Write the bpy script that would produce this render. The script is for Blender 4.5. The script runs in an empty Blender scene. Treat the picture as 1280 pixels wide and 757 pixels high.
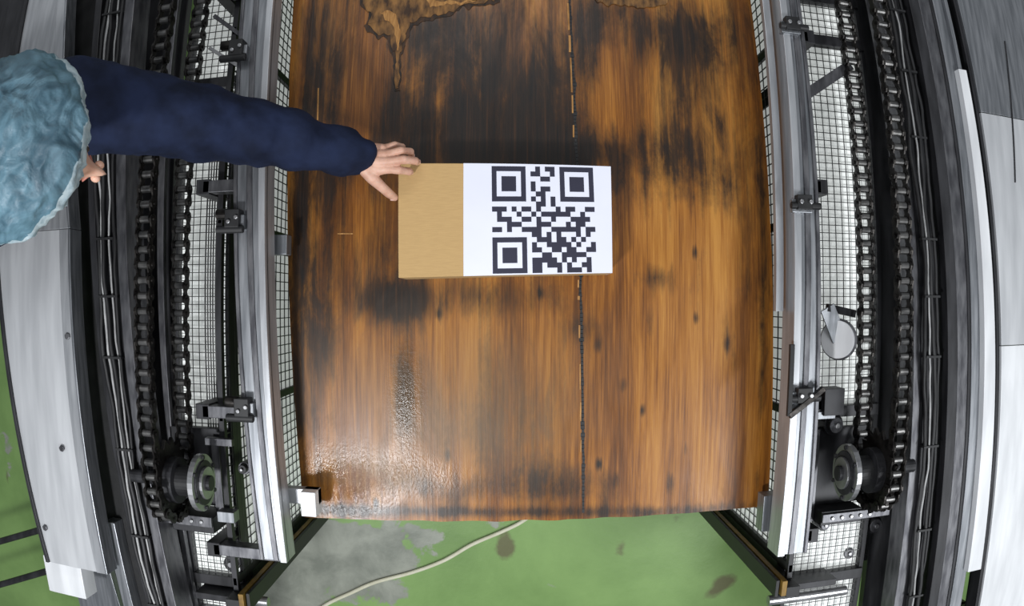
import bpy, bmesh, math, random
from mathutils import Vector, Matrix, noise
random.seed(7)
H=2.62; F=884.0
sc=bpy.context.scene
try:
    sc.view_settings.view_transform='Standard'
    sc.view_settings.look='None'
except Exception: pass

def S(px,py,z):
    """lens calibration: world XY of a surveyed photo point lying at height z"""
    dx=px-640.0; dy=378.5-py; r=max(math.hypot(dx,dy),1e-6)
    th=2*math.asin(r/(2*F)); R=(H-z)*math.tan(th)
    return (R*dx/r, R*dy/r)
def V(px,py,z):
    x,y=S(px,py,z); return Vector((x,y,z))
def line(ax,ay,bx,by,z):
    p=S(ax,ay,z); q=S(bx,by,z)
    return lambda Y:(p[0]+(q[0]-p[0])*(Y-p[1])/(q[1]-p[1]))

# ------------------------------------------------------------------ materials
def newmat(name):
    m=bpy.data.materials.new(name); m.use_nodes=True
    nt=m.node_tree; b=nt.nodes['Principled BSDF']
    return m,nt,b
def N(nt,t,**k):
    n=nt.nodes.new(t)
    for a,v in k.items(): setattr(n,a,v)
    return n
def simple(name,c1,c2,rough=.5,metal=0.0,scale=8.0,stretch=(1,1,1),bump=0.05,r2=None,coat=0,spec=None,detail=6):
    m,nt,b=newmat(name); L=nt.links
    tc=N(nt,'ShaderNodeTexCoord'); mp=N(nt,'ShaderNodeMapping'); mp.inputs['Scale'].default_value=stretch
    L.new(tc.outputs['Object'],mp.inputs['Vector'])
    no=N(nt,'ShaderNodeTexNoise'); no.inputs['Scale'].default_value=scale; no.inputs['Detail'].default_value=detail
    L.new(mp.outputs[0],no.inputs['Vector'])
    cr=N(nt,'ShaderNodeValToRGB'); cr.color_ramp.elements[0].color=(*c1,1); cr.color_ramp.elements[1].color=(*c2,1)
    cr.color_ramp.elements[0].position=.35; cr.color_ramp.elements[1].position=.65
    L.new(no.outputs['Fac'],cr.inputs[0]); L.new(cr.outputs[0],b.inputs['Base Color'])
    b.inputs['Metallic'].default_value=metal
    mr=N(nt,'ShaderNodeMapRange'); mr.inputs['To Min'].default_value=rough; mr.inputs['To Max'].default_value=r2 if r2 is not None else rough+.12
    L.new(no.outputs['Fac'],mr.inputs['Value']); L.new(mr.outputs[0],b.inputs['Roughness'])
    if bump>0:
        bp=N(nt,'ShaderNodeBump'); bp.inputs['Strength'].default_value=bump; bp.inputs['Distance'].default_value=.01
        L.new(no.outputs['Fac'],bp.inputs['Height']); L.new(bp.outputs[0],b.inputs['Normal'])
    b.inputs['Coat Weight'].default_value=coat
    if spec is not None: b.inputs['Specular IOR Level'].default_value=spec
    return m
M={}
M['alu']=simple('brushed_aluminium',(.17,.18,.195),(.30,.31,.33),.36,.75,6,(14,1,14),.03)
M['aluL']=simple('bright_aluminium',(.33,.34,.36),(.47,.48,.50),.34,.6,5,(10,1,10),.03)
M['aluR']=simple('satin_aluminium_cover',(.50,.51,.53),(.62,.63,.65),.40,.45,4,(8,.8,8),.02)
M['steel']=simple('worn_steel',(.07,.07,.078),(.16,.16,.17),.38,.75,9,(6,1.5,6),.08)
M['dark']=simple('dark_painted_steel',(.012,.012,.014),(.034,.034,.038),.42,.3,7,(5,1,5),.05)
M['black']=simple('black_rubber',(.005,.005,.006),(.013,.013,.014),.5,0,20,(1,1,1),.05)
M['glue']=simple('sooty_glue_stain',(.006,.004,.003),(.05,.022,.008),.6,0,30,(3,1,3),.2)
M['chain']=simple('oily_chain_steel',(.008,.007,.007),(.045,.041,.038),.3,.8,40,(1,1,1),.1)
M['roller']=simple('chain_roller_steel',(.07,.07,.07),(.18,.175,.17),.3,.85,40,(1,1,1),.05)
M['hub']=simple('machined_hub_steel',(.28,.28,.29),(.45,.45,.46),.3,.85,20,(1,1,1),.05)
M['white']=simple('glowing_white_sheet',(.82,.84,.82),(.90,.91,.90),.55,0,3,(1,1,1),.02)
_b=M['white'].node_tree.nodes['Principled BSDF']; _b.inputs['Emission Color'].default_value=(.95,1,.97,1); _b.inputs['Emission Strength'].default_value=.30  # glow added to brighten the shaded sheets; no lamp stands behind them
M['wire']=simple('galvanised_wire',(.06,.06,.06),(.13,.13,.13),.4,.5,20,(1,1,1),.0)
M['yellow']=simple('yellow_brown_trim',(.12,.065,.010),(.26,.15,.022),.5,.1,25,(1,1,1),.1)
M['white_lit']=simple('white_and_lit_panels',(.62,.63,.65),(.76,.77,.79),.35,.1,4,(6,1,6),.02)  # white parts, plus strong light painted on the right plate and corner bracket
M['card']=simple('kraft_cardboard',(.43,.275,.115),(.47,.305,.13),.75,0,14,(3,30,3),.03)
M['label']=simple('white_paper_label',(.68,.69,.80),(.72,.73,.84),.6,0,6,(1,1,1),.0)
M['ink']=simple('printed_ink',(.012,.012,.03),(.018,.018,.04),.55,0,6,(1,1,1),.0)
M['navy']=simple('navy_workwear_cloth',(.004,.007,.020),(.012,.019,.050),.8,0,12,(1,1,1),.5,spec=.2)
M['skin']=simple('skin',(.50,.27,.19),(.66,.40,.30),.45,0,30,(1,1,1),.08)
M['skin'].node_tree.nodes['Principled BSDF'].inputs['Subsurface Weight'].default_value=.12
M['skin'].node_tree.nodes['Principled BSDF'].inputs['Subsurface Radius'].default_value=(.01,.004,.002)
M['nail']=simple('fingernail',(.70,.42,.36),(.78,.50,.43),.25,0,30,(1,1,1),0)
M['hair']=simple('dark_hair',(.02,.014,.01),(.045,.03,.02),.5,0,30,(1,1,6),.3)
M['lip']=simple('lips',(.40,.13,.10),(.46,.17,.13),.4,0,20,(1,1,1),.05)
M['eye']=simple('eye_white',(.8,.8,.78),(.85,.85,.83),.15,0,10,(1,1,1),0)
M['iris']=simple('iris_dark',(.03,.02,.012),(.05,.03,.02),.1,0,10,(1,1,1),0)
M['band']=simple('hairnet_elastic_band',(.20,.27,.31),(.36,.43,.46),.7,0,50,(1,1,1),.4)
M['shoe']=simple('black_shoe_leather',(.01,.01,.01),(.03,.03,.03),.4,0,20,(1,1,1),.1)
M['cream']=simple('cream_cable_pvc',(.62,.60,.45),(.72,.70,.55),.5,0,20,(1,1,1),0)
M['wcable']=simple('grey_cable_pvc',(.25,.25,.25),(.4,.4,.4),.5,0,20,(1,1,1),0)
M['raw']=simple('raw_pallet_wood',(.20,.11,.05),(.32,.19,.09),.8,0,6,(10,1,10),.2)
M['torn']=simple('torn_veneer_wood',(.035,.015,.005),(.24,.115,.032),.65,0,11,(5,1.8,5),.6)
M['chip']=simple('exposed_light_wood',(.24,.105,.022),(.42,.21,.06),.55,0,30,(6,1,6),.3)

def hairnet_mat():
    m,nt,b=newmat('blue_hairnet_fabric'); L=nt.links
    tc=N(nt,'ShaderNodeTexCoord'); 
    n1=N(nt,'ShaderNodeTexNoise'); n1.inputs['Scale'].default_value=11; n1.inputs['Detail'].default_value=9; n1.inputs['Distortion'].default_value=2.6
    n2=N(nt,'ShaderNodeTexNoise'); n2.inputs['Scale'].default_value=220; n2.inputs['Detail'].default_value=3
    L.new(tc.outputs['Object'],n1.inputs['Vector']); L.new(tc.outputs['Object'],n2.inputs['Vector'])
    cr=N(nt,'ShaderNodeValToRGB'); e=cr.color_ramp.elements
    e[0].position=.32; e[0].color=(.026,.072,.105,1); e[1].position=.70; e[1].color=(.125,.235,.30,1)
    L.new(n1.outputs['Fac'],cr.inputs[0]); L.new(cr.outputs[0],b.inputs['Base Color'])
    b.inputs['Roughness'].default_value=.5
    mu=N(nt,'ShaderNodeMath',operation='MULTIPLY_ADD'); mu.inputs[1].default_value=.12; L.new(n2.outputs['Fac'],mu.inputs[0]); L.new(n1.outputs['Fac'],mu.inputs[2])
    bp=N(nt,'ShaderNodeBump'); bp.inputs['Strength'].default_value=.6; bp.inputs['Distance'].default_value=.010
    L.new(mu.outputs[0],bp.inputs['Height']); L.new(bp.outputs[0],b.inputs['Normal'])
    b.inputs['Alpha'].default_value=.90
    return m
M['net']=hairnet_mat()

def wood_mat():
    m,nt,b=newmat('stained_plywood'); L=nt.links
    tc=N(nt,'ShaderNodeTexCoord')
    def mp(s,rot=0):
        q=N(nt,'ShaderNodeMapping'); q.inputs['Scale'].default_value=s; L.new(tc.outputs['Object'],q.inputs['Vector']); return q.outputs[0]
    def nz(vec,sc_,det=8,dist=0,ro=.6):
        n=N(nt,'ShaderNodeTexNoise'); n.inputs['Scale'].default_value=sc_; n.inputs['Detail'].default_value=det
        n.inputs['Distortion'].default_value=dist; n.inputs['Roughness'].default_value=ro; L.new(vec,n.inputs['Vector']); return n.outputs['Fac']
    def math_(op,a,c,clamp=False):
        q=N(nt,'ShaderNodeMath',operation=op); q.use_clamp=clamp
        for i,v in enumerate((a,c)):
            if isinstance(v,(int,float)): q.inputs[i].default_value=v
            else: L.new(v,q.inputs[i])
        return q.outputs[0]
    def ramp(v,pts):
        cr=N(nt,'ShaderNodeValToRGB'); e=cr.color_ramp.elements
        while len(e)<len(pts): e.new(.5)
        for i,(p,c) in enumerate(pts): e[i].position=p; e[i].color=(*c,1) if len(c)==3 else c
        L.new(v,cr.inputs[0]); return cr.outputs[0]
    broad=nz(mp((5,.5,1)),1.8,9,.5)
    grain=nz(mp((60,1.6,1)),1.5,10,.3,.65)
    fine=nz(mp((260,6,1)),1.0,6,.1)
    blot=nz(mp((3.2,1.3,1)),2.4,11,.6,.70)
    spl=nz(mp((10,2.4,1)),3.0,9,.7,.7)
    strk=nz(mp((28,1.0,1)),1.2,8,.4,.6)
    at=N(nt,'ShaderNodeAttribute'); at.attribute_name='stain_shade'
    st=at.outputs['Fac']
    v=math_('ADD',math_('MULTIPLY',broad,.60),math_('MULTIPLY',grain,.40))
    v=math_('ADD',v,math_('MULTIPLY',math_('SUBTRACT',fine,.5),.26))
    base=ramp(v,[(.34,(.070,.022,.0035)),(.44,(.175,.060,.009)),(.52,(.300,.115,.017)),(.64,(.44,.200,.038))])
    sv=math_('ADD',st,math_('MULTIPLY',math_('SUBTRACT',blot,.5),1.6))
    sv=math_('ADD',sv,math_('MULTIPLY',math_('SUBTRACT',grain,.5),1.0))
    sv=math_('ADD',sv,math_('MULTIPLY',math_('SUBTRACT',spl,.5),.8))
    sv=math_('ADD',sv,math_('MULTIPLY',math_('SUBTRACT',strk,.5),1.2))
    sf=ramp(sv,[(-.0,(0,0,0)),(.28,(.46,.46,.46)),(.58,(.92,.92,.92)),(.80,(1,1,1))])
    mx=N(nt,'ShaderNodeMix',data_type='RGBA'); L.new(sf,mx.inputs['Factor']); L.new(base,mx.inputs['A'])
    dark=ramp(grain,[(.38,(.004,.003,.0028)),(.55,(.014,.007,.004)),(.68,(.045,.018,.006))])
    L.new(dark,mx.inputs['B'])
    vo=N(nt,'ShaderNodeTexVoronoi'); vo.inputs['Scale'].default_value=1.0; L.new(mp((8.5,4.2,1)),vo.inputs['Vector'])
    kn=math_('ADD',vo.outputs['Distance'],math_('MULTIPLY',math_('SUBTRACT',grain,.5),.20))
    kf=ramp(kn,[(.035,(1,1,1)),(.10,(0,0,0))])
    mk=N(nt,'ShaderNodeMix',data_type='RGBA'); L.new(kf,mk.inputs['Factor']); L.new(mx.outputs['Result'],mk.inputs['A']); mk.inputs['B'].default_value=(.012,.006,.003,1)
    a2=N(nt,'ShaderNodeAttribute'); a2.attribute_name='haze'
    hz=math_('MULTIPLY',a2.outputs['Fac'],math_('ADD',math_('MULTIPLY',blot,.7),math_('MULTIPLY',grain,.5)),True)
    mh=N(nt,'ShaderNodeMix',data_type='RGBA'); L.new(hz,mh.inputs['Factor']); L.new(mk.outputs['Result'],mh.inputs['A']); mh.inputs['B'].default_value=(.165,.105,.055,1)
    L.new(mh.outputs['Result'],b.inputs['Base Color'])
    a3=N(nt,'ShaderNodeAttribute'); a3.attribute_name='wet'
    ro=ramp(blot,[(.3,(.28,.28,.28)),(.7,(.48,.48,.48))])
    ww=math_('MULTIPLY',a3.outputs['Fac'],.26)
    L.new(math_('SUBTRACT',ro,ww,True),b.inputs['Roughness'])
    speck=nz(mp((95,60,1)),1.8,4,0)
    sp=math_('MULTIPLY',math_('MULTIPLY',speck,a3.outputs['Fac']),1.9)
    hs=math_('ADD',math_('MULTIPLY',grain,.5),sp)
    bp=N(nt,'ShaderNodeBump'); bp.inputs['Strength'].default_value=.22; bp.inputs['Distance'].default_value=.005
    L.new(hs,bp.inputs['Height']); L.new(bp.outputs[0],b.inputs['Normal'])
    b.inputs['Specular IOR Level'].default_value=.40
    return m
M['wood']=wood_mat()

def floor_mat():
    m,nt,b=newmat('green_epoxy_floor'); L=nt.links
    tc=N(nt,'ShaderNodeTexCoord')
    def nz(s,d=8,di=0.3):
        n=N(nt,'ShaderNodeTexNoise'); n.inputs['Scale'].default_value=s; n.inputs['Detail'].default_value=d; n.inputs['Distortion'].default_value=di
        n.inputs['Roughness'].default_value=.62
        L.new(tc.outputs['Object'],n.inputs['Vector']); return n.outputs['Fac']
    a=nz(2.2); c=nz(7); f=nz(60,4,0)
    cr=N(nt,'ShaderNodeValToRGB'); e=cr.color_ramp.elements; e[0].position=.3; e[0].color=(.155,.275,.075,1); e[1].position=.7; e[1].color=(.255,.415,.130,1)
    L.new(a,cr.inputs[0])
    at=N(nt,'ShaderNodeAttribute'); at.attribute_name='wear'
    s=N(nt,'ShaderNodeMath',operation='MULTIPLY_ADD'); L.new(c,s.inputs[0]); s.inputs[1].default_value=1.1; L.new(at.outputs['Fac'],s.inputs[2])
    r=N(nt,'ShaderNodeValToRGB'); r.color_ramp.elements[0].position=.80; r.color_ramp.elements[1].position=.86; L.new(s.outputs[0],r.inputs[0])
    cc=N(nt,'ShaderNodeValToRGB'); e=cc.color_ramp.elements; e[0].position=.35; e[0].color=(.18,.195,.16,1); e[1].position=.65; e[1].color=(.33,.345,.29,1); L.new(c,cc.inputs[0])
    mx=N(nt,'ShaderNodeMix',data_type='RGBA'); L.new(r.outputs[0],mx.inputs['Factor']); L.new(cr.outputs[0],mx.inputs['A']); L.new(cc.outputs[0],mx.inputs['B'])
    a2=N(nt,'ShaderNodeAttribute'); a2.attribute_name='dirt'
    s2=N(nt,'ShaderNodeMath',operation='MULTIPLY_ADD'); L.new(c,s2.inputs[0]); s2.inputs[1].default_value=1.0; L.new(a2.outputs['Fac'],s2.inputs[2])
    r2=N(nt,'ShaderNodeValToRGB'); r2.color_ramp.elements[0].position=.78; r2.color_ramp.elements[1].position=1.0; r2.color_ramp.elements[1].color=(.8,.8,.8,1); L.new(s2.outputs[0],r2.inputs[0])
    m2=N(nt,'ShaderNodeMix',data_type='RGBA'); L.new(r2.outputs[0],m2.inputs['Factor']); L.new(mx.outputs['Result'],m2.inputs['A']); m2.inputs['B'].default_value=(.11,.08,.04,1)
    L.new(m2.outputs['Result'],b.inputs['Base Color']); b.inputs['Roughness'].default_value=.42
    bp=N(nt,'ShaderNodeBump'); bp.inputs['Strength'].default_value=.15; bp.inputs['Distance'].default_value=.004; L.new(f,bp.inputs['Height']); L.new(bp.outputs[0],b.inputs['Normal'])
    return m
M['floor']=floor_mat()

# ------------------------------------------------------------------ mesh builder
class MB:
    def __init__(s): s.v=[]; s.f=[]; s.m=[]; s.mats=[]
    def mi(s,k):
        if k not in s.mats: s.mats.append(k)
        return s.mats.index(k)
    def add(s,vs,fs,k):
        o=len(s.v); i=s.mi(k); s.v+= [tuple(v) for v in vs]
        for f in fs: s.f.append(tuple(a+o for a in f)); s.m.append(i)
    def prism8(s,c,k):
        s.add(c,[(0,3,2,1),(4,5,6,7),(0,1,5,4),(1,2,6,5),(2,3,7,6),(3,0,4,7)],k)
    def box(s,x0,x1,y0,y1,z0,z1,k):
        s.prism8([(x0,y0,z0),(x1,y0,z0),(x1,y1,z0),(x0,y1,z0),(x0,y0,z1),(x1,y0,z1),(x1,y1,z1),(x0,y1,z1)],k)
    def strip(s,la,lb,y0,y1,zt,th,k):
        s.prism8([(la(y0),y0,zt-th),(lb(y0),y0,zt-th),(lb(y1),y1,zt-th),(la(y1),y1,zt-th),(la(y0),y0,zt),(lb(y0),y0,zt),(lb(y1),y1,zt),(la(y1),y1,zt)],k)
    def beam(s,p,q,w,h,k):
        p=Vector(p);q=Vector(q);d=(q-p).normalized(); up=Vector((0,0,1)) if abs(d.z)<.95 else Vector((0,1,0))
        a=d.cross(up).normalized()*w/2; b=a.cross(d).normalized()*h/2
        s.prism8([p-a-b,p+a-b,q+a-b,q-a-b,p-a+b,p+a+b,q+a+b,q-a+b],k)
    def tube(s,pts,rs,k,n=10,cap=True):
        pts=[Vector(p) for p in pts]
        if isinstance(rs,(int,float)): rs=[rs]*len(pts)
        vs=[];prev=None
        for i,p in enumerate(pts):
            d=(pts[min(i+1,len(pts)-1)]-pts[max(i-1,0)]).normalized()
            if prev is None:
                a=d.orthogonal().normalized()
            else:
                a=(prev-d*prev.dot(d)).normalized()
            prev=a; b=d.cross(a)
            for j in range(n):
                t=2*math.pi*j/n; vs.append(p+(a*math.cos(t)+b*math.sin(t))*rs[i])
        fs=[]
        for i in range(len(pts)-1):
            for j in range(n):
                fs.append((i*n+j,i*n+(j+1)%n,(i+1)*n+(j+1)%n,(i+1)*n+j))
        if cap: fs.append(tuple(range(n))[::-1]); fs.append(tuple((len(pts)-1)*n+j for j in range(n)))
        s.add(vs,fs,k)
    def cyl(s,p,q,r,k,n=24): s.tube([p,q],r,k,n)
    def cyl_t(s,p,q,r,t,k,n=20): s.tube([p,q],[r,t],k,n)
    def sphere(s,c,r,k,n=16,mfun=None):
        c=Vector(c); vs=[];fs=[]; m=n//2
        if isinstance(r,(int,float)): r=(r,r,r)
        for i in range(m+1):
            ph=math.pi*i/m
            for j in range(n):
                t=2*math.pi*j/n
                v=Vector((r[0]*math.sin(ph)*math.cos(t),r[1]*math.sin(ph)*math.sin(t),r[2]*math.cos(ph)))
                if mfun: v=mfun(v)
                vs.append(c+v)
        for i in range(m):
            for j in range(n):
                fs.append((i*n+j,(i+1)*n+j,(i+1)*n+(j+1)%n,i*n+(j+1)%n))
        s.add(vs,fs,k)
    def build(s,name,parent=None,bevel=0,smooth=False,merge=False):
        me=bpy.data.meshes.new(name); me.from_pydata(s.v,[],s.f)
        for k in s.mats: me.materials.append(M[k])
        for p,i in zip(me.polygons,s.m): p.material_index=i
        bm=bmesh.new(); bm.from_mesh(me)
        if merge: bmesh.ops.remove_doubles(bm,verts=bm.verts,dist=1e-5)
        bmesh.ops.recalc_face_normals(bm,faces=bm.faces); bm.to_mesh(me); bm.free()
        if smooth:
            for p in me.polygons: p.use_smooth=True
        ob=bpy.data.objects.new(name,me); sc.collection.objects.link(ob)
        if parent: ob.parent=parent
        if bevel:
            b=ob.modifiers.new('bevel','BEVEL'); b.width=bevel; b.segments=2; b.limit_method='ANGLE'
        return ob
def empty(name,loc=(0,0,0)):
    e=bpy.data.objects.new(name,None); sc.collection.objects.link(e); e.empty_display_size=.1; return e

# ------------------------------------------------------------------ floor
def gridmesh(name,x0,x1,y0,y1,nx,ny,z,mat,attrs,corner=None):
    vs=[];fs=[]
    for j in range(ny+1):
        for i in range(nx+1):
            u=i/nx;w=j/ny
            if corner:
                a=corner[0].lerp(corner[1],u); b=corner[3].lerp(corner[2],u); p=a.lerp(b,w); vs.append((p.x,p.y,z))
            else: vs.append((x0+(x1-x0)*u,y0+(y1-y0)*w,z))
    for j in range(ny):
        for i in range(nx):
            a=j*(nx+1)+i; fs.append((a,a+1,a+nx+2,a+nx+1))
    me=bpy.data.meshes.new(name); me.from_pydata(vs,[],fs); me.materials.append(M[mat])
    for nm,fn in attrs.items():
        at=me.attributes.new(nm,'FLOAT','POINT')
        at.data.foreach_set('value',[fn(v[0],v[1]) for v in vs])
    return me
def blobs(lst,z,k,gain=1.0):
    out=[]
    for (px,py,rx,ry,s) in lst:
        x,y=S(px,py,z); out.append((x,y,rx*k,ry*k,s*gain))
    def f(x,y):
        t=0
        for (cx,cy,rx,ry,s) in out:
            d=((x-cx)/rx)**2+((y-cy)/ry)**2
            if d<9: t+=s*math.exp(-d)
        return t
    return f
wear=blobs([(400,700,110,45,.50),(450,680,90,34,.42),(330,745,90,45,.50),(480,745,50,20,.3),(520,665,30,14,.25),(700,735,30,10,.2),(10,560,18,60,.3),(620,655,50,8,.2)],0,.003)
dirt=blobs([(632,680,13,24,.75),(775,690,10,20,.40),(905,728,22,14,.65),(890,742,16,10,.5),(845,648,12,8,.5),(570,690,8,10,.3),(10,600,5,30,.35),(800,725,60,10,.18),(650,735,50,10,.18)],0,.003)
fm=gridmesh('floor',-4.5,4.5,-4,4,420,372,0,'floor',{'wear':wear,'dirt':dirt})
fo=bpy.data.objects.new('floor',fm); sc.collection.objects.link(fo)
so=fo.modifiers.new('slab','SOLIDIFY'); so.thickness=.1; so.offset=-1
mb=MB(); pts=[]
ctrl=[(668,640),(650,653),(625,665),(590,680),(555,700),(515,715),(470,727),(440,740),(405,757),(370,785)]
for i,(a,b) in enumerate(ctrl): pts.append(V(a,b,.010))
def smoothpts(p,n=8):
    out=[]
    for i in range(len(p)-1):
        p0=p[max(i-1,0)];p1=p[i];p2=p[i+1];p3=p[min(i+2,len(p)-1)]
        for j in range(n):
            t=j/n
            out.append(.5*((2*p1)+(p2-p0)*t+(2*p0-5*p1+4*p2-p3)*t*t+(3*p1-p0-3*p2+p3)*t**3))
    out.append(p[-1]); return out
mb.tube(smoothpts(pts),.008,'cream',10); mb.build('power_cable',smooth=True)

# ------------------------------------------------------------------ wooden board
ZB=.85
c=[V(381,646,ZB),V(960,632,ZB),None,None]
tl0=V(367,0,ZB); tr0=V(938,0,ZB)
c[3]=c[0]+(tl0-c[0])*1.22; c[2]=c[1]+(tr0-c[1])*1.22
st=blobs([(600,90,110,110,.60),(400,60,35,120,.58),(385,300,36,190,.60),(492,378,48,28,1.05),(475,330,50,45,.40),(440,200,60,60,.25),(505,500,14,70,.85),(410,430,20,60,.30),(425,300,14,100,.25),
 (660,140,60,80,.45),(760,190,130,40,.55),(690,195,60,30,.4),(820,40,110,45,.55),(880,110,60,130,.42),(830,120,60,70,.20),(860,230,60,40,.22),(735,60,25,80,.50),(530,40,60,60,.40),(540,180,90,60,.60),(495,120,10,40,.4),  # stains, plus the carton's soft shadow painted along its far edge
 (640,520,70,60,.32),(600,610,150,22,.40),(700,600,50,40,.35),(722,450,6,230,.35),(620,370,60,25,.40),(820,345,30,20,.55),(812,410,8,25,.5),(785,480,10,16,.4),(600,640,250,8,.6),(430,640,60,10,.6),(735,410,30,20,.4),
 (855,640,100,8,.45),(955,350,8,300,.4),(370,400,9,400,.4),(910,430,6,14,.6),(857,560,6,16,.6),(838,600,6,14,.6),(770,598,6,14,.6),(777,482,6,14,.6),(748,432,6,12,.6),
 (450,130,18,90,-.50),(860,300,70,50,-.28),(840,470,100,110,-.46),(450,450,34,60,-.25),(440,250,16,60,-.2),(570,420,60,30,-.25),(780,560,60,60,-.38),(900,570,50,60,-.32),(690,290,50,30,-.1),(765,100,18,70,-.42),(640,80,20,60,-.15)],ZB,.002)
hz=blobs([(470,590,60,30,1.0),(600,480,130,90,.60),(540,250,60,50,.2),(560,540,90,50,.6),(410,590,20,25,.6),(690,540,40,50,.4),(450,480,50,70,.35)],ZB,.002)  # dull wood tone; near the left front corner it paints lamp glare into colour
wet=blobs([(425,605,55,40,1.3),(510,595,60,26,.7),(510,500,18,60,.8)],ZB,.002)
wb=empty('wooden_board')
me=gridmesh('board_top',0,0,0,0,260,320,ZB,'wood',{'stain_shade':st,'haze':hz,'wet':wet},corner=c)
bo=bpy.data.objects.new('board_sheet',me); sc.collection.objects.link(bo); bo.parent=wb
so=bo.modifiers.new('thick','SOLIDIFY'); so.thickness=.022; so.offset=-1
for v in me.vertices:
    if v.co.y<c[0].y+.03:
        v.co.y+= .004*noise.noise(Vector((v.co.x*14,0,0)))
mb=MB()
p=V(712,2,ZB); q=V(729,640,ZB); p=p+(p-q)*.2
NS=160
wig=lambda t: Vector((.004*noise.noise(Vector((t*30,5,0))),0,.0003))
for i in range(NS):
    t0=i/NS; t1=(i+1.1)/NS
    w=.0026+.005*abs(noise.noise(Vector((i*.37,0,0))))
    mb.beam(p.lerp(q,t0)+wig(t0),p.lerp(q,t1)+wig(t1),w*2,.001,'black')
for t,l,wd in [(.17,.05,.005),(.23,.03,.006),(.27,.06,.004),(.335,.03,.004),(.385,.02,.004),(.63,.012,.004),(.655,.006,.006),(.70,.02,.004),(.76,.04,.003),(.82,.03,.004),(.88,.02,.003)]:
    off=Vector((-.005,0,.0008))
    mb.beam(p.lerp(q,t)+off,p.lerp(q,t+l)+off*1.2,wd,.001,'chip')
mb.beam(V(422,292,ZB+.0006),V(441,292,ZB+.0006),.003,.001,'chip')
mb.beam(V(398,110,ZB+.0006),V(397,150,ZB+.0006),.004,.001,'chip')
mb.build('seam',wb)
def irreg(poly,z,th,k,mb,amp=.004):
    pts=[]
    for i in range(len(poly)):
        a=V(*poly[i],z); b=V(*poly[(i+1)%len(poly)],z)
        for j in range(8):
            t=j/8; pp=a.lerp(b,t); 
            pp.x+=amp*noise.noise(Vector((pp.x*60,pp.y*60,3))); pp.y+=amp*2.5*noise.noise(Vector((pp.x*60,pp.y*60,9)))
            pts.append(pp)
    n=len(pts); vs=pts+[q-Vector((0,0,th)) for q in pts]
    fs=[tuple(range(n)),tuple(range(2*n-1,n-1,-1))]+[(i,(i+1)%n,n+(i+1)%n,n+i) for i in range(n)]
    mb.add(vs,fs,k)
mb=MB()
irreg([(449,-44),(634,-44),(624,4),(600,7),(578,10),(562,20),(536,26),(515,32),(508,52),(502,72),(500,114),(493,114),(491,72),(484,49),(468,44),(455,35),(462,18),(451,8)],ZB+.002,.003,'glue',mb,.006)
mb.build('glue_edge',wb)
mb=MB()
irreg([(452,-40),(625,-40),(618,0),(600,3),(575,6),(560,16),(535,22),(512,28),(505,50),(500,70),(498,112),(494,112),(494,70),(486,46),(470,40),(458,32),(466,18),(455,8)],ZB+.004,.006,'torn',mb,.006)
irreg([(730,-30),(845,-30),(832,6),(800,10),(770,5),(745,4)],ZB+.004,.006,'torn',mb,.006)
mb.build('torn_veneer',wb)
mb=MB()
irreg([(474,14),(488,12),(497,24),(501,40),(498,60),(496,60),(493,34),(481,24)],ZB+.0045,.001,'chip',mb,.005)
irreg([(530,-8),(550,2),(600,0),(575,4),(554,7),(536,8)],ZB+.0045,.001,'chip',mb,.005)
mb.build('veneer_splinter',wb)
mb=MB()
mb.box(-.50,.55,-.46,1.0,.70,ZB-.0225,'raw')
for y in (-.46,.25,.92):
    mb.box(-.50,.55,y,y+.08,.60,.70,'raw')
mb.box(-.52,.57,-.48,1.02,.54,.60,'steel')
for x in (-.42,.47):
    for (z0,z1) in ((.14,.54),(.54,.14)):
        mb.beam((x,-.40,z0),(x,.95,z1),.03,.06,'steel')
mb.cyl((-.42,.275,.34),(.47,.275,.34),.02,'steel')
mb.box(-.52,.57,-.48,1.02,0,.12,'dark')
mb.build('lift_table',bevel=.003)

# ------------------------------------------------------------------ cardboard box
ZT=.97
bx=empty('cardboard_box')
A=V(498,347,ZT);B=V(765,341,ZT);C=V(763,208,ZT);D=V(498,204,ZT)
mb=MB()
lo=[Vector((p.x,p.y,ZB+.001)) for p in (A,B,C,D)]
mb.prism8(lo+[A,B,C,D],'card'); mb.build('carton',bx,bevel=.0015)
mb=MB()
tl=D.lerp(C,(580-498)/265.); bl=A.lerp(B,(580-498)/267.)
e=Vector((0,0,.0008))
mb.prism8([bl,B,C,tl,bl+e,B+e,C+e,tl+e],'label')
mb.prism8([Vector((B.x,B.y,ZB+.004)),Vector((B.x+.0008,B.y,ZB+.004)),Vector((C.x+.0008,C.y,ZB+.004)),Vector((C.x,C.y,ZB+.004)),B+e,B+e+Vector((.0008,0,0)),C+e+Vector((.0008,0,0)),C+e],'label')
mb.build('label',bx)
QR=["111111100101101111111","100000101100101000001","101110100011001011101","101110101000001011101","101110101011001011101","100000100110001000001","111111101010101111111",
"000000000110100000000","111010110100010110011","010001001011111100100","011100110100100011110","000111000111000101100","110100111100111111011","000000001101010001010",
"111111100111011010100","100000101001111101001","101110101100110110011","101110100011001111100","101110101111101010010","100000101101110100110","111111101100010111010"]
mb=MB()
q0=V(614.5,207.5,ZT+.0008); q1=V(741,209.5,ZT+.0008); q2=V(616,342,ZT+.0008); q3=V(746,340,ZT+.0008)
def qp(u,v): return q0.lerp(q1,u).lerp(q2.lerp(q3,u),v)
for r,row in enumerate(QR):
    for cc,ch in enumerate(row):
        if ch=='1':
            n=21.; k=[qp(cc/n,(r+1)/n),qp((cc+1)/n,(r+1)/n),qp((cc+1)/n,r/n),qp(cc/n,r/n)]
            mb.prism8(k+[x+Vector((0,0,.0003)) for x in k],'ink')
mb.build('qr_code',bx)

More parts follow.
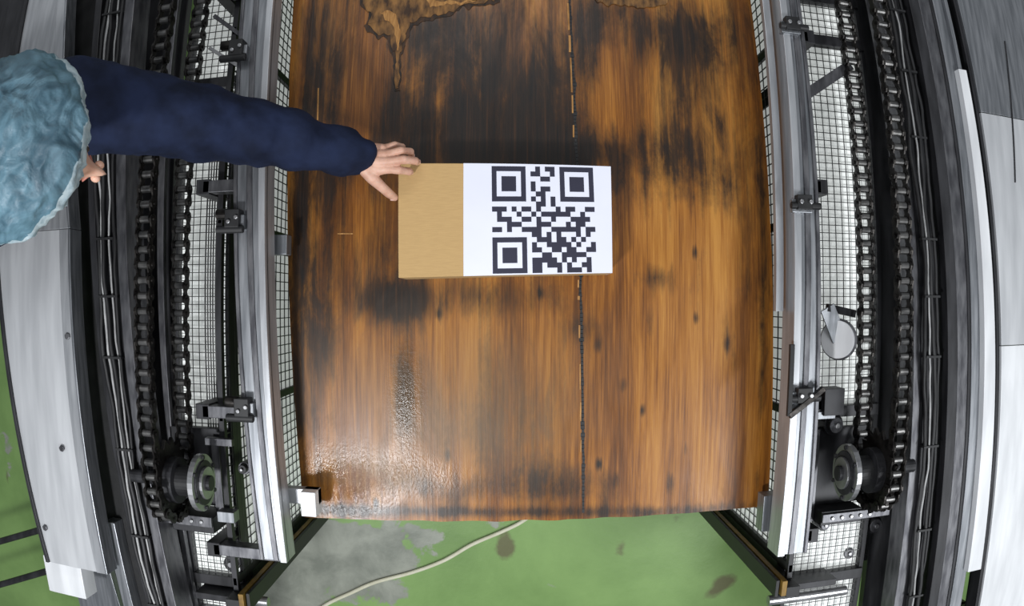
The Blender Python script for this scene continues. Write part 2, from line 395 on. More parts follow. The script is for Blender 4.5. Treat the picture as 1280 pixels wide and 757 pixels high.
# ------------------------------------------------------------------ conveyor / lift side frames
YT=1.55
def bolts(mb,pts,r=.008,h=.008,k='hub'):
    for p in pts:
        p=Vector(p); mb.cyl(p,p+Vector((0,0,h)),r,k,6)
def chainloop(parent,X,Yc,zc,R,yt,side):
    """roller chain loop in the plane x=X, lower wheel at Yc"""
    pitch=.0365
    L1=yt-Yc; arc=math.pi*R; tot=2*L1+arc
    def P(s):
        if s<L1: return (yt-s,zc+R,)
        if s<L1+arc:
            a=(s-L1)/R; return (Yc-math.sin(a)*R, zc+math.cos(a)*R)
        return (Yc+(s-L1-arc),zc-R)
    n=int(tot/pitch); mb=MB()
    for i in range(n):
        y,z=P(i*pitch); y2,z2=P((i+1)*pitch)
        mb.cyl((X-.014,y,z),(X+.014,y,z),.0095,'roller',12)
        mb.cyl((X-.026,y,z),(X+.026,y,z),.0045,'chain',8)
        off=.019 if i%2 else .0145
        a=Vector((0,y,z)); b=Vector((0,y2,z2)); d=(b-a).normalized(); nn=Vector((0,-d.z,d.y))
        prof=[(-.012,.0),(-.009,.010),(0,.0145),(.010,.012),(.0185,.0085),(.0265,.012),(.0365,.0145),(.0455,.010),(.0485,0)]
        ring=[a+d*s+nn*w for s,w in prof]+[a+d*s-nn*w for s,w in prof[-2:0:-1]]
        for sgn in (-1,1):
            x0=X+sgn*off; x1=x0+sgn*.004
            m=len(ring); vs=[Vector((x0,p.y,p.z)) for p in ring]+[Vector((x1,p.y,p.z)) for p in ring]
            mb.add(vs,[tuple(range(m)),tuple(range(2*m-1,m-1,-1))]+[(j,(j+1)%m,m+(j+1)%m,m+j) for j in range(m)],'chain')
    mb.build('roller_chain',parent)
    mb=MB(); T=17; ring=[]
    for i in range(T*4):
        a=2*math.pi*i/(T*4); rr=[R-.010,R-.002,R+.010,R-.002][i%4]; ring.append((Yc+rr*math.cos(a),zc+rr*math.sin(a)))
    m=len(ring); vs=[(X-.005,y,z) for y,z in ring]+[(X+.005,y,z) for y,z in ring]
    mb.add(vs,[tuple(range(m)),tuple(range(2*m-1,m-1,-1))]+[(j,(j+1)%m,m+(j+1)%m,m+j) for j in range(m)],'chain')
    s=side
    mb.cyl((X,Yc,zc),(X+s*.03,Yc,zc),.060,'dark',28)
    mb.cyl((X+s*.03,Yc,zc),(X+s*.085,Yc,zc),.040,'black',28)
    mb.cyl((X+s*.085,Yc,zc),(X+s*.100,Yc,zc),.074,'hub',32)
    mb.cyl((X+s*.100,Yc,zc),(X+s*.104,Yc,zc),.058,'dark',32)
    mb.cyl((X+s*.104,Yc,zc),(X+s*.112,Yc,zc),.042,'hub',24)
    mb.cyl((X+s*.112,Yc,zc),(X+s*.122,Yc,zc),.020,'dark',18)
    for i in range(6):
        a=i*math.pi/3; y=Yc+.066*math.cos(a); z=zc+.066*math.sin(a)
        mb.cyl((X+s*.100,y,z),(X+s*.106,y,z),.006,'dark',6)
    mb.cyl((X-s*.12,Yc,zc),(X,Yc,zc),.018,'dark',16)
    mb.build('sprocket',parent,bevel=.001)

def side_common(sd,mesh_x0,mesh_x1,wallx,yleg):
    g=empty('wire_mesh_guard')
    mb=MB()
    y0,y1=-.95,1.6
    z=.82
    y=y0
    while y<y1:
        mb.beam((mesh_x0,y,z),(mesh_x1,y,z),.0022,.0022,'wire'); y+=.022
    x=mesh_x0; n=int(round((mesh_x1-mesh_x0)/.022))
    for i in range(n+1):
        x=mesh_x0+(mesh_x1-mesh_x0)*i/n
        mb.beam((x,y0,z+.002),(x,y1,z+.002),.0022,.0022,'wire')
    if sd<0:
        for i in range(9):
            x=-.775-.008*i; mb.beam((x,-.40,z+.006),(x,.52,z+.006),.0035,.003,'wire')
    y=yleg+.03
    while y<y1:
        mb.beam((wallx,y,.12),(wallx,y,.88),.003,.003,'wire'); y+=.03
    zz=.12
    while zz<.89:
        mb.beam((wallx-.003*sd,yleg+.03,zz),(wallx-.003*sd,y1,zz),.003,.003,'wire'); zz+=.045
    mb.build('wires',g)
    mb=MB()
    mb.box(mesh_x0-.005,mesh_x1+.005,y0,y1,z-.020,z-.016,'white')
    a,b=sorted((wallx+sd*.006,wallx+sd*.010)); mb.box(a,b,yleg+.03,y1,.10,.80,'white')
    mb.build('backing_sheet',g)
    mb=MB()
    ys=(-.80,-.36,.62,.98,1.3) if sd<0 else (-.80,-.42,-.30,.76,.90,1.3)
    for yy in ys:
        mb.box(mesh_x0-.01,mesh_x1+.01,yy-.016,yy+.016,z-.01,z+.02,'dark')
    for yy in (yleg+.03,-.30,.22,.75,1.3):
        mb.box(wallx-.006,wallx+.006,yy-.012,yy+.012,0,.9,'dark')
    mb.box(wallx-.008,wallx+.008,yleg,y1,.88,.90,'dark')
    mb.box(wallx-.008,wallx+.008,yleg,y1,.0,.12,'dark')
    a,b=mesh_x0,mesh_x1
    mb.box(a-.014,a,y0,y1,z-.05,z+.012,'dark'); mb.box(b,b+.014,y0,y1,z-.05,z+.012,'dark')
    for yy in (-.70,.3,1.5):
        mb.box((a+b)/2-.02,(a+b)/2+.02,yy-.02,yy+.02,0,z-.02,'dark')
    if sd>0:
        p=V(1048,424,.92); nrm=Vector((-.75,0,.66)).normalized()
        mb.cyl(p,p+nrm*.008,.050,'white_lit',36); mb.cyl(p-nrm*.004,p-nrm*.0005,.055,'steel',36)
        q=V(1034,384,.93); mb.beam(p-nrm*.006,q,.045,.006,'alu'); mb.beam(q,V(1068,392,.88),.02,.012,'dark'); mb.beam((p.x+.02,p.y,.80),p-nrm*.006,.012,.012,'dark')
        mb.beam(V(1002,122,.90),V(1062,82,.90),.03,.02,'steel')
    else:
        mb.beam(V(268,20,.90),V(312,52,.90),.012,.012,'steel'); mb.beam(V(262,60,.90),V(300,84,.90),.010,.010,'hub')
    mb.build('guard_frame',g,bevel=.001)

def cables(fr,lines,z,y0,y1):
    mb=MB()
    for i,(ax,ay,bx_,by,r,k) in enumerate(lines):
        L=line(ax,ay,bx_,by,z); pts=[]
        y=y0
        while y<=y1:
            pts.append(Vector((L(y)+.012*noise.noise(Vector((y*4,i*3.3,0)))+.004*noise.noise(Vector((y*16,i*1.7,2))), y, z+.010*noise.noise(Vector((y*6,i*2.1,5)))+.002*(i%3))))
            y+=.025
        mb.tube(pts,r,k,8)
    mb.build('cable_bundle',fr,smooth=True)
    mb=MB(); y=y0+.05; r0=random.Random(3)
    L=line(*lines[0][:4],z); L2=line(*lines[-1][:4],z)
    while y<y1:
        mb.box(min(L(y),L2(y))-.004,max(L(y),L2(y))+.004,y-.003,y+.003,z-.010,z+.010,'black'); y+=r0.uniform(.15,.3)
    mb.strip(lambda Y:min(L(Y),L2(Y))-.006,lambda Y:max(L(Y),L2(Y))+.006,-1.2,1.4,z-.014,.07,'dark')
    mb.build('cable_tray',fr)

def make_left():
    fr=empty('lift_frame')
    mb=MB(); z=1.02
    lo_=line(298,60,325,690,z); li=line(339,60,359,690,z)
    ye=S(340,700,z)[1]
    mb.strip(lo_,li,ye,YT,z,.012,'alu')
    mb.strip(lo_,lambda Y:lo_(Y)+.010,ye,YT,z+.006,.075,'steel')
    mb.strip(lambda Y:li(Y)-.018,li,ye,YT,z+.012,.075,'aluL')
    mb.strip(lambda Y:lo_(Y)+.035,lambda Y:lo_(Y)+.050,ye,YT,z+.004,.004,'steel')
    S1=lambda a,b,cx,d,zt,th,k,y0=-1.35,y1=YT: mb.strip(line(a[0],a[1],a[2],a[3],zt),line(b[0],b[1],b[2],b[3],zt),y0,y1,zt,th,k)
    S1((146,300,205,740),(158,300,216,740),0,0,1.0,.10,'steel')
    S1((158,300,216,740),(166,300,222,740),0,0,.93,.02,'dark')
    S1((100,300,175,740),(215,300,250,740),0,0,.78,.03,'dark',-1.20,YT)
    S1((196,300,236,740),(204,300,242,740),0,0,.86,.02,'steel')
    S1((82,300,150,740),(120,300,188,740),0,0,.90,.05,'black')
    S1((112,300,180,740),(120,300,187,740),0,0,.97,.10,'dark')
    for (y0,y1) in ((-.755,.199),(.20,YT)):
        a=line(5,400,62,700,z); b=line(90,400,130,700,z)
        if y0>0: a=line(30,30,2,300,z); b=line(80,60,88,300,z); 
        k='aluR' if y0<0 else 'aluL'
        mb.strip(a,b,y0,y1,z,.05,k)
        mb.strip(lambda Y:a(Y)-.012,a,y0,y1,z+.008,.10,'dark')
        mb.strip(lambda Y:b(Y)-.035,b,y0,y1,z+.004,.004,'aluL')
        mb.strip(lambda Y:b(Y)-.002,lambda Y:b(Y)+.006,y0,y1,z+.006,.06,'alu')
    mb.box(-1.80,-1.46,.70,YT,.86,.90,'dark'); mb.box(-1.78,-1.74,1.3,1.34,0,.86,'dark'); mb.box(-1.78,-1.74,.72,.76,0,.86,'dark')
    S1((72,640,100,757),(118,640,150,757),0,0,.80,.04,'alu',-1.35,-.60)
    S1((128,640,150,740),(140,640,162,740),0,0,.95,.05,'alu',-1.35,-.62)
    mb.box(*sorted((V(56,720,.98).x,V(100,720,.98).x)),-.88,-.76,.90,.97,'white_lit')
    bolts(mb,[V(57,659,1.022),V(85,420,1.024),V(78,560,1.024)],.010,.006,'steel')
    for py in (668,722):
        a=V(-60,py+25,.45); b=V(50,py-6,.45); b=b+(b-a)*.6; mb.cyl(a,b,.014,'dark',14)
    for y in (-1.1,-.2,.62,1.3):
        mb.box(-1.46,-1.0 if y<-1 else -.80,y-.03,y+.03,.68,.745,'dark')
    for x in (-1.45,-1.10,-.80):
        for y in (-1.1,.62,1.3):
            if y<0 and x>-1.2: continue
            mb.box(x-.03,x+.03,y-.03,y+.03,0,.70,'dark')
    for y in (-.66,-.28,.30,.86,1.3):
        x=lo_(y); mb.box(-.80,x+.03,y-.016,y+.016,.90,.945,'steel')
        mb.box(-.82,-.78,y-.02,y+.02,.70,.945,'dark')
    for (px,py) in ((300,66),(296,278),(308,512)):
        p=V(px,py,1.03); mb.box(p.x-.028,p.x+.022,p.y-.018,p.y+.018,1.02,1.040,'alu')
        mb.box(p.x-.024,p.x+.014,p.y-.014,p.y+.030,1.0,1.055,'black'); mb.cyl((p.x-.048,p.y-.018,1.045),(p.x+.024,p.y-.018,1.045),.010,'black',12)
        mb.cyl((p.x-.05,p.y+.02,1.04),(p.x-.015,p.y+.02,1.04),.014,'chain',12)
        bolts(mb,[(p.x-.012,p.y,1.055),(p.x+.008,p.y+.01,1.055)],.006,.006,'hub')
    p=V(360,605,.95); q=V(402,622,.9)
    mb.box(p.x-.03,q.x+.0,q.y-.012,q.y+.03,.90,.93,'aluL')
    mb.box(q.x-.04,q.x-.0,q.y-.035,q.y+.03,.90,.96,'white_lit')  # bracket end whitened: lamp glare put into its colour
    mb.box(*sorted((V(340,306,.93).x,V(360,306,.93).x)),.12,.17,.90,.94,'alu')
    mb.build('frame_rails',fr,bevel=.002)
    mb=MB()
    for (px,py,zz,r,h) in ((292,702,.80,.035,.05),(262,655,.8,.022,.04),(232,690,.8,.03,.03),(305,585,.85,.018,.04)):
        p=V(px,py,zz); mb.cyl((p.x,p.y,.70),(p.x,p.y,zz),r,'steel',24); mb.cyl((p.x,p.y,zz),(p.x,p.y,zz+h*.4),r*.7,'dark',24); mb.cyl((p.x,p.y,zz+h*.4),(p.x,p.y,zz+h*.6),r*.25,'hub',12)
    mb.box(-.93,-.80,-.62,-.575,.82,.93,'dark'); mb.box(-1.0,-.80,-.60,-.57,.93,.94,'steel')
    mb.box(-.81,-.785,-.60,-.36,.85,.88,'steel'); mb.box(-.80,-.72,-.37,-.35,.92,.94,'steel'); mb.box(-.78,-.73,-.58,-.55,.90,.94,'alu')
    mb.cyl((-.98,-.86,.82),(-.70,-.86,.82),.016,'hub',16); mb.box(-.95,-.85,-.98,-.9,.75,.84,'steel')
    mb.box(-.95,-.79,-.56,-.34,.84,.86,'dark')
    bolts(mb,[(-.95+i*.03,-.585,.94) for i in range(5)],.006,.006)
    mb.build('drive_housing',fr,bevel=.002)
    mb=MB(); yl=-.80
    mb.box(-.775,-.735,yl-.03,yl,0,.96,'black'); mb.box(-.735,-.720,yl-.025,yl+.02,0,.96,'yellow'); mb.box(-.715,-.705,yl-.03,yl+.02,0,.95,'black')
    mb.box(-.90,-.775,yl-.04,yl-.02,.0,.90,'dark'); mb.box(-1.25,-.90,yl-.04,yl-.02,.0,.76,'dark')
    mb.build('trim_post',fr,bevel=.001)
    chainloop(fr,-.872,-.45,1.02,.10,YT,1)
    cables(fr,[(122,300,184,740,.006,'black'),(127,300,188,740,.0035,'wcable'),(132,300,192,740,.006,'black'),(137,300,197,740,.003,'wcable'),(142,300,201,740,.005,'black')],1.0,-1.3,YT)
    side_common(-1,-.925,-.775,-.765,-.80)
def make_right():
    fr=empty('lift_frame'); mb=MB(); z=1.02
    a=line(974,0,972,690,z); b=line(1003,30,1008,690,z)
    ye=S(990,692,z)[1]
    mb.strip(a,b,ye,YT,z,.012,'alu'); mb.strip(lambda Y:a(Y)-.004,lambda Y:a(Y)+.016,ye,YT,z+.012,.08,'aluL'); mb.strip(lambda Y:b(Y)-.010,b,ye,YT,z+.006,.08,'steel')
    mb.strip(lambda Y:a(Y)+.03,lambda Y:a(Y)+.045,ye,YT,z+.004,.004,'steel')
    mb.strip(lambda Y:a(Y)-.035,lambda Y:a(Y)-.014,-.02,YT,.985,.02,'aluL')
    S1=lambda a,b,cx,d,zt,th,k,y0=-1.35,y1=YT: mb.strip(line(a[0],a[1],a[2],a[3],zt),line(b[0],b[1],b[2],b[3],zt),y0,y1,zt,th,k)
    S1((1090,300,1080,740),(1185,300,1160,740),0,0,.76,.03,'dark')
    S1((1138,300,1120,740),(1150,300,1131,740),0,0,.98,.08,'steel')
    S1((1150,300,1131,740),(1178,300,1160,740),0,0,.90,.05,'steel')
    S1((1180,300,1163,740),(1192,300,1174,740),0,0,1.0,.10,'dark')
    S1((1192,300,1174,740),(1226,300,1204,740),0,0,1.0,.05,'steel')
    S1((1210,300,1190,740),(1226,300,1204,740),0,0,1.006,.01,'alu')
    S1((1206,300,1186,740),(1209,300,1189,740),0,0,1.004,.004,'dark')
    S1((1226,300,1206,740),(1238,300,1222,740),0,0,1.03,.08,'white_lit',-.78,.66)
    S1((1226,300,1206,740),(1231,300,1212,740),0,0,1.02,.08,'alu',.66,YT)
    S1((1240,300,1222,740),(1246,300,1228,740),0,0,.99,.06,'dark')
    S1((1246,300,1228,740),(1345,300,1330,740),0,0,1.00,.03,'alu',.55,YT)  # one plate in three tones; light growing towards the front is painted in
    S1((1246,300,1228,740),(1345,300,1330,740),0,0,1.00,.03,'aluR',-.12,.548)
    S1((1246,300,1228,740),(1345,300,1330,740),0,0,1.00,.03,'white_lit',-1.35,-.122)  # front end whitened to stand for overexposed light on the plate
    mb.strip(lambda Y:line(1256,60,1268,300,1.0)(Y),lambda Y:line(1256,60,1268,300,1.0)(Y)+.006,.35,.8,1.003,.003,'dark')
    for y in (-1.1,-.2,.62,1.3):
        mb.box(1.0 if y<-1 else .80,1.66,y-.03,y+.03,.68,.745,'dark')
    for x in (.80,1.22,1.6):
        for y in (-1.1,.62,1.3):
            if y<0 and x<1.3: continue
            mb.box(x-.03,x+.03,y-.03,y+.03,0,.70,'dark')
    for y in (-.62,-.26,.30,.72,1.3):
        x=b(y); mb.box(x-.03,.80,y-.016,y+.016,.90,.945,'steel'); mb.box(.78,.82,y-.02,y+.02,.70,.945,'dark')
    for (px,py) in ((988,36),(1002,258),(1002,497)):
        p=V(px,py,1.03); mb.box(p.x-.03,p.x+.025,p.y-.016,p.y+.016,1.02,1.040,'alu')
        mb.cyl((p.x-.035,p.y,1.045),(p.x+.045,p.y,1.045),.009,'black',12); mb.box(p.x-.02,p.x+.02,p.y-.010,p.y+.026,1.0,1.055,'black')
        bolts(mb,[(p.x-.012,p.y+.008,1.055),(p.x+.014,p.y+.008,1.055)],.006,.008,'hub')
    p=V(990,430,1.04); q=V(986,520,1.05); mb.beam(p,q,.012,.012,'black'); mb.beam(q,V(1030,485,1.05),.014,.014,'chain')
    mb.box(*sorted((V(948,650,.9).x,V(968,650,.9).x)),-.60,-.50,.88,.93,'alu')
    mb.build('frame_rails',fr,bevel=.002)
    mb=MB()
    for (px,py,zz,r,h) in ((1042,530,.88,.03,.05),(1092,655,.8,.03,.04),(1030,655,.85,.02,.03),(1060,690,.8,.025,.03)):
        p=V(px,py,zz); mb.cyl((p.x,p.y,.70),(p.x,p.y,zz),r,'dark',24); mb.cyl((p.x,p.y,zz),(p.x,p.y,zz+h*.4),r*.7,'steel',24); mb.cyl((p.x,p.y,zz+h*.4),(p.x,p.y,zz+h*.6),r*.25,'hub',12)
    mb.box(.83,.96,-.60,-.56,.82,.93,'dark'); mb.box(.83,1.05,-.59,-.565,.93,.94,'steel')
    mb.box(.80,.83,-.60,-.34,.85,.88,'steel'); mb.cyl((.74,-.86,.82),(1.0,-.86,.82),.016,'hub',16)
    mb.box(.79,1.0,-.56,-.34,.84,.86,'dark')
    mb.box(.78,.84,-.30,-.28,.93,.95,'alu'); mb.box(.80,.86,-.29,-.22,.9,.96,'dark')
    bolts(mb,[(.86+i*.03,-.578,.94) for i in range(5)],.006,.006)
    mb.build('drive_housing',fr,bevel=.002)
    mb=MB(); yl=-.76
    mb.box(.735,.775,yl-.03,yl,0,.96,'black'); mb.box(.720,.735,yl-.025,yl+.02,0,.96,'yellow'); mb.box(.705,.715,yl-.03,yl+.02,0,.95,'black')
    mb.box(.775,.92,yl-.04,yl-.02,0,.90,'dark'); mb.box(.92,1.3,yl-.04,yl-.02,0,.75,'dark')
    mb.build('trim_post',fr,bevel=.001)
    chainloop(fr,.943,-.43,1.02,.10,YT,-1)
    cables(fr,[(1152,300,1137,740,.006,'black'),(1157,300,1141,740,.003,'wcable'),(1162,300,1146,740,.006,'black'),(1168,300,1151,740,.005,'black')],1.0,-1.3,YT)
    side_common(1,.79,1.03,.765,-.76)
make_left(); make_right()

# ------------------------------------------------------------------ person
pe=empty('person')
def capsules(mb,chain,k,n=20):
    for (p,r) in chain: mb.sphere(p,r,k,n)
    for (p,r),(q,s) in zip(chain[:-1],chain[1:]): mb.cyl_t(p,q,r,s,k,n)
def remesh(ob,vox,smooth_it=6,fac=.5):
    r=ob.modifiers.new('rm','REMESH'); r.mode='VOXEL'; r.voxel_size=vox; r.use_smooth_shade=True
    s=ob.modifiers.new('sm','SMOOTH'); s.iterations=smooth_it; s.factor=fac
SH=Vector((-.93,.425,1.38)); EL=Vector((-.61,.385,1.18)); WR=Vector((-.35,.336,1.055))
SR=Vector((-1.24,.15,1.38)); ER=Vector((-1.50,.08,1.26)); WRr=Vector((-1.68,.0,1.10))
mb=MB()
pel=Vector((-1.62,.31,1.03)); belly=Vector((-1.44,.31,1.20)); chest=Vector((-1.24,.31,1.33)); nb=Vector((-1.08,.29,1.44))
for off in (-.06,.06):
    o=Vector((0,off,0)); capsules(mb,[(pel+o,.115),(belly+o,.11),(chest+o*1.2,.115),(nb+o*1.0+Vector((-.02,0,-.02)),.07)],'navy')
arm=[(SH,.102)]
for i in range(1,15):
    t=i/15; pnt=SH.lerp(EL,t*2) if t<.5 else EL.lerp(WR,(t-.5)*2)
    r=.102+(.080-.102)*min(1,t*2) if t<.5 else .080+(.050-.080)*(t-.5)*2
    r+=.0038*math.sin(i*2.4)
    arm.append((pnt,r))
arm.append((WR,.045))
capsules(mb,[(nb+Vector((-.05,.03,-.03)),.07)]+arm,'navy',28)
capsules(mb,[(nb+Vector((-.05,0,-.03)),.07),(SR,.075),(SR.lerp(ER,.5),.068),(ER,.058),(ER.lerp(WRr,.5),.052),(WRr,.038)],'navy')
for s,kx,fx in ((-1,-1.64,-1.72),(1,-1.60,-1.66)):
    o=Vector((-1.62,.31+.085*s,.97)); capsules(mb,[(o,.105),(Vector((kx,.31+.10*s,.52)),.065),(Vector((kx-.01,.31+.10*s,.44)),.064),(Vector((fx,.31+.11*s,.09)),.045)],'navy')
body=mb.build('workwear_body',pe,smooth=True); remesh(body,.007,4)
tx=bpy.data.textures.new('cloth_folds','CLOUDS'); tx.noise_scale=.10; tx.noise_depth=1
dm=body.modifiers.new('folds','DISPLACE'); dm.texture=tx; dm.strength=.024; dm.mid_level=.5; dm.texture_coords='GLOBAL'
tx2=bpy.data.textures.new('cloth_creases','CLOUDS'); tx2.noise_scale=.035; tx2.noise_depth=1
dm=body.modifiers.new('creases','DISPLACE'); dm.texture=tx2; dm.strength=.007; dm.mid_level=.5; dm.texture_coords='GLOBAL'
mb=MB()
for s,fx in ((-1,-1.72),(1,-1.66)):
    y=.31+.11*s; capsules(mb,[(Vector((fx-.04,y,.045)),.04),(Vector((fx+.06,y,.04)),.042),(Vector((fx+.16,y,.035)),.034)],'shoe'); mb.sphere((fx,y,.07),(.045,.045,.05),'shoe')
    mb.box(fx-.08,fx+.19,y-.04,y+.04,0,.018,'shoe')
o=mb.build('shoes',pe,smooth=True); remesh(o,.006,4)
mb=MB(); HC=Vector((-.832,.262,1.650))
capsules(mb,[(nb,.060),(HC+Vector((-.07,0,-.05)),.057)],'skin'); mb.build('neck',pe,smooth=True)
def hand(name,fing,palm,thumb,nails=True):
    mb=MB()
    for ch in palm: capsules(mb,ch,'skin',16)
    for ch in fing: capsules(mb,ch,'skin',16)
    capsules(mb,thumb,'skin',16)
    o=mb.build(name,pe,smooth=True); remesh(o,.0020,3,.4)
    return o
v=Vector
Fg=[
 [(-.292,.307,1.038),(-.260,.305,1.034),(-.240,.3060,1.008),(-.242,.309,.9800)],
 [(-.288,.324,1.044),(-.248,.328,1.040),(-.225,.3300,1.014),(-.224,.333,.9830)],
 [(-.292,.341,1.041),(-.256,.351,1.034),(-.238,.3545,1.005),(-.240,.349,.974)],
 [(-.300,.357,1.034),(-.274,.369,1.016),(-.260,.370,.990),(-.260,.363,.966)]]
rr=[.0098,.0101,.0096,.0086]
fing=[]
for f,r in zip(Fg,rr):
    fing.append([(v(f[0]),r*1.16),(v(f[0]).lerp(v(f[1]),.5),r*.98),(v(f[1]),r*1.06),(v(f[1]).lerp(v(f[2]),.5),r*.90),(v(f[2]),r*.95),(v(f[3]),r*.80)])
wr=v((-.364,.335,1.052))
palm=[[(wr+v((-.03,0,0)),.026),(wr,.025),(v((-.338,.334,1.046)),.024)]]
for f,oy in zip(Fg,(-.014,-.004,.006,.015)):
    palm.append([(wr+v((.012,oy,0)),.018),(v(f[0])+v((-.02,0,-.003)),.0150),(v(f[0]),.0118)])
thumb=[(v((-.347,.320,1.042)),.019),(v((-.322,.288,1.034)),.0150),(v((-.301,.268,1.012)),.0118),(v((-.290,.258,.992)),.0113),(v((-.2795,.251,.968)),.0090)]
hand('hand',fing,palm,thumb)
mb=MB()
for f,r in zip(Fg,rr):
    d=(v(f[3])-v(f[2])).normalized(); p=v(f[3])-d*.004+v((.0068,0,.001)); mb.sphere(p,(.002,.0055,.0065),'nail',12)
mb.sphere(v((-.284,.2445,.972)),(.006,.002,.007),'nail',12)
mb.build('fingernails',pe,smooth=True)
B0=WRr+v((-.01,0,-.005)); fing=[];palm=[[(WRr,.024),(B0+v((-.03,0,-.008)),.022)]]
for i,(oy,l,r) in enumerate(((-.03,.030,.0085),(-.011,.035,.0096),(.009,.038,.010),(.029,.034,.0098))):
    m=B0+v((-.085,oy,-.005)); palm.append([(B0+v((-.01,oy*.5,0)),.017),(m,.0115)])
    a=m+v((-l,oy*.1,-.004)); b2=a+v((-l*.6,0,-.014)); t=b2+v((-l*.3,0,-.016)); fing.append([(m,r*1.1),(a,r),(b2,r*.92),(t,r*.82)])
hand('hand_resting',fing,palm,[(B0+v((-.02,.02,-.004)),.017),(B0+v((-.05,.05,-.01)),.013),(B0+v((-.075,.062,-.015)),.011),(B0+v((-.098,.066,-.02)),.009)])

fwd=Vector((.86,-.26,-.46)).normalized(); left=Vector((0,0,1)).cross(fwd).normalized(); up=fwd.cross(left).normalized()
RM=Matrix((fwd,left,up)).transposed()
def hd(v_):
    x,y,z=v_.x,v_.y,v_.z
    if z<0:
        k=1-.32*min(1,(-z/.115))**1.5; y*=k
        if x>0: x*=1-.10*(-z/.115)
    if x>.04: y*=1-.12*((x-.04)/.06)
    g=lambda yy,zz,sy,sz: math.exp(-((yy/sy)**2+(zz/sz)**2))
    if x>0:
        x+=.036*g(y,z+.020,.012,.020)+.013*g(y,z-.004,.009,.022)
        x-=.010*(g(y-.032,z-.008,.014,.012)+g(y+.032,z-.008,.014,.012))
        x+=.006*g(y,z+.060,.022,.014)+.010*g(y,z+.098,.025,.018)
        x+=.005*(g(y-.030,z-.028,.022,.008)+g(y+.030,z-.028,.022,.008))
    return RM@Vector((x,y,z))
HF=HC+fwd*.012
mb=MB(); mb.sphere(HF,(.108,.080,.122),'skin',80,hd)
def HL(x,y,z): return HC+RM@Vector((x,y,z))
def HL2(x,y,z): return HF+RM@Vector((x,y,z))
for s in (-1,1):
    mb.sphere(HL2(-.005,.081*s,-.005),(.017,.008,.030),'skin',16,lambda q:RM@q)
    mb.sphere(HL2(.125,.012*s,-.028),(.010,.008,.008),'skin',12,lambda q:RM@q)
mb.build('face',pe,smooth=True)
mb=MB()
for s in (-1,1):
    mb.sphere(HL2(.088,.031*s,.006),.0125,'eye',20); mb.sphere(HL2(.0975,.031*s,.005),.0055,'iris',16)
    mb.tube([HL2(.102,.016*s,.028),HL2(.102,.032*s,.032),HL2(.089,.048*s,.027)],[.002,.0032,.0015],'hair',8)
mb.tube([HL2(.096,-.024,-.062),HL2(.105,-.010,-.058),HL2(.107,0,-.060),HL2(.105,.010,-.058),HL2(.096,.024,-.062)],[.002,.0045,.004,.0045,.002],'lip',8)
mb.tube([HL2(.095,-.022,-.066),HL2(.104,0,-.070),HL2(.095,.022,-.066)],[.002,.0055,.002],'lip',8)
mb.build('facial_features',pe,smooth=True)
mb=MB(); mb.sphere(HL(-.024,0,.032),(.108,.090,.108),'hair',32,lambda q:RM@q); mb.build('hair',pe,smooth=True)
upn=(up*.90-fwd*.43).normalized(); fn=left.cross(upn).normalized(); RN=Matrix((fn,left,upn)).transposed()
NC=HL(-.010,0,.042)
mb=MB(); nu,nv=200,90; vs=[];fs=[]
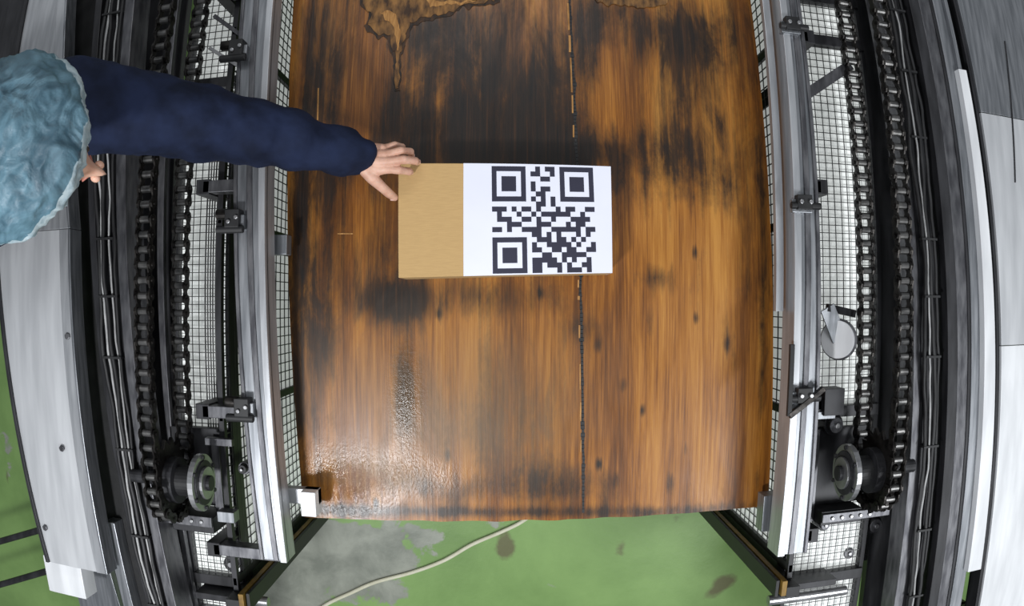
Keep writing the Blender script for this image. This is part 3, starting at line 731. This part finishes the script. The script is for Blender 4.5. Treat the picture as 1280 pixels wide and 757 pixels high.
for i in range(nv+1):
    t=i/nv; ph=t*math.radians(114)
    for j in range(nu):
        a=2*math.pi*j/nu
        R=.158
        if t>.72: R=.158-(.158-.124)*((t-.72)/.28)**1.3
        d=Vector((math.sin(ph)*math.cos(a)*1.0,math.sin(ph)*math.sin(a)*1.03,math.cos(ph)*.86))
        w=.010*noise.noise(Vector((d.x*2.5,d.y*2.5,d.z*2.5)))
        rad=max(0,(t-.40)/.60)
        w+=.004*rad*(1-abs(noise.noise(Vector((math.cos(a)*7,math.sin(a)*7,t*2))))*3)
        w+=.0028*math.sin(a*48+3*noise.noise(Vector((math.cos(a)*2,math.sin(a)*2,0))))*max(0,(t-.70)/.30)
        w+=.0024*(1-4*abs(noise.noise(Vector((d.x*6,d.y*6,d.z*6)))))
        vs.append(NC+RN@(d*(R+w)))
for i in range(nv):
    for j in range(nu): fs.append((i*nu+j,(i+1)*nu+j,(i+1)*nu+(j+1)%nu,i*nu+(j+1)%nu))
mb.add(vs,fs,'net'); ib=mb.mi('band')
for idx in range(len(mb.f)):
    jj=idx%nu; edge=nv-27+3*noise.noise(Vector((math.cos(jj*2*math.pi/nu)*5,math.sin(jj*2*math.pi/nu)*5,0)))
    if idx//nu>=edge: mb.m[idx]=ib
mb.build('hairnet',pe,smooth=True)

# ------------------------------------------------------------------ lights / world / camera
w=bpy.data.worlds.new('world'); sc.world=w; w.use_nodes=True
w.node_tree.nodes['Background'].inputs[0].default_value=(.90,.95,1,1); w.node_tree.nodes['Background'].inputs[1].default_value=.35
def area(name,loc,sx,sy,e,tgt=(0,0,.8),col=(1,1,1)):
    l=bpy.data.lights.new(name,'AREA'); l.shape='RECTANGLE'; l.size=sx; l.size_y=sy; l.energy=e; l.color=col
    o=bpy.data.objects.new(name,l); sc.collection.objects.link(o); o.location=loc
    o.rotation_euler=(Vector(tgt)-Vector(loc)).to_track_quat('-Z','Y').to_euler(); return o
area('ceiling_lamp',(-.82,-1.00,2.85),.20,.20,38,(-.35,-.4,.85),(.96,.98,1))
area('ceiling_lamp',(1.9,-1.3,3.6),1.2,.3,62,(.9,-.3,.8),(.95,.98,1))
area('ceiling_lamp',(-.2,2.3,3.8),1.6,.4,18,(0,.4,.8))
cd=bpy.data.cameras.new('camera'); co=bpy.data.objects.new('camera',cd); sc.collection.objects.link(co)
co.location=(0,0,H); co.rotation_euler=(0,0,0)
cd.sensor_width=36; cd.lens=F*36/1280.; cd.clip_start=.02
cd.type='PANO'
cd.panorama_type='FISHEYE_EQUISOLID'; cd.fisheye_lens=F*36/1280.; cd.fisheye_fov=math.pi
sc.camera=co
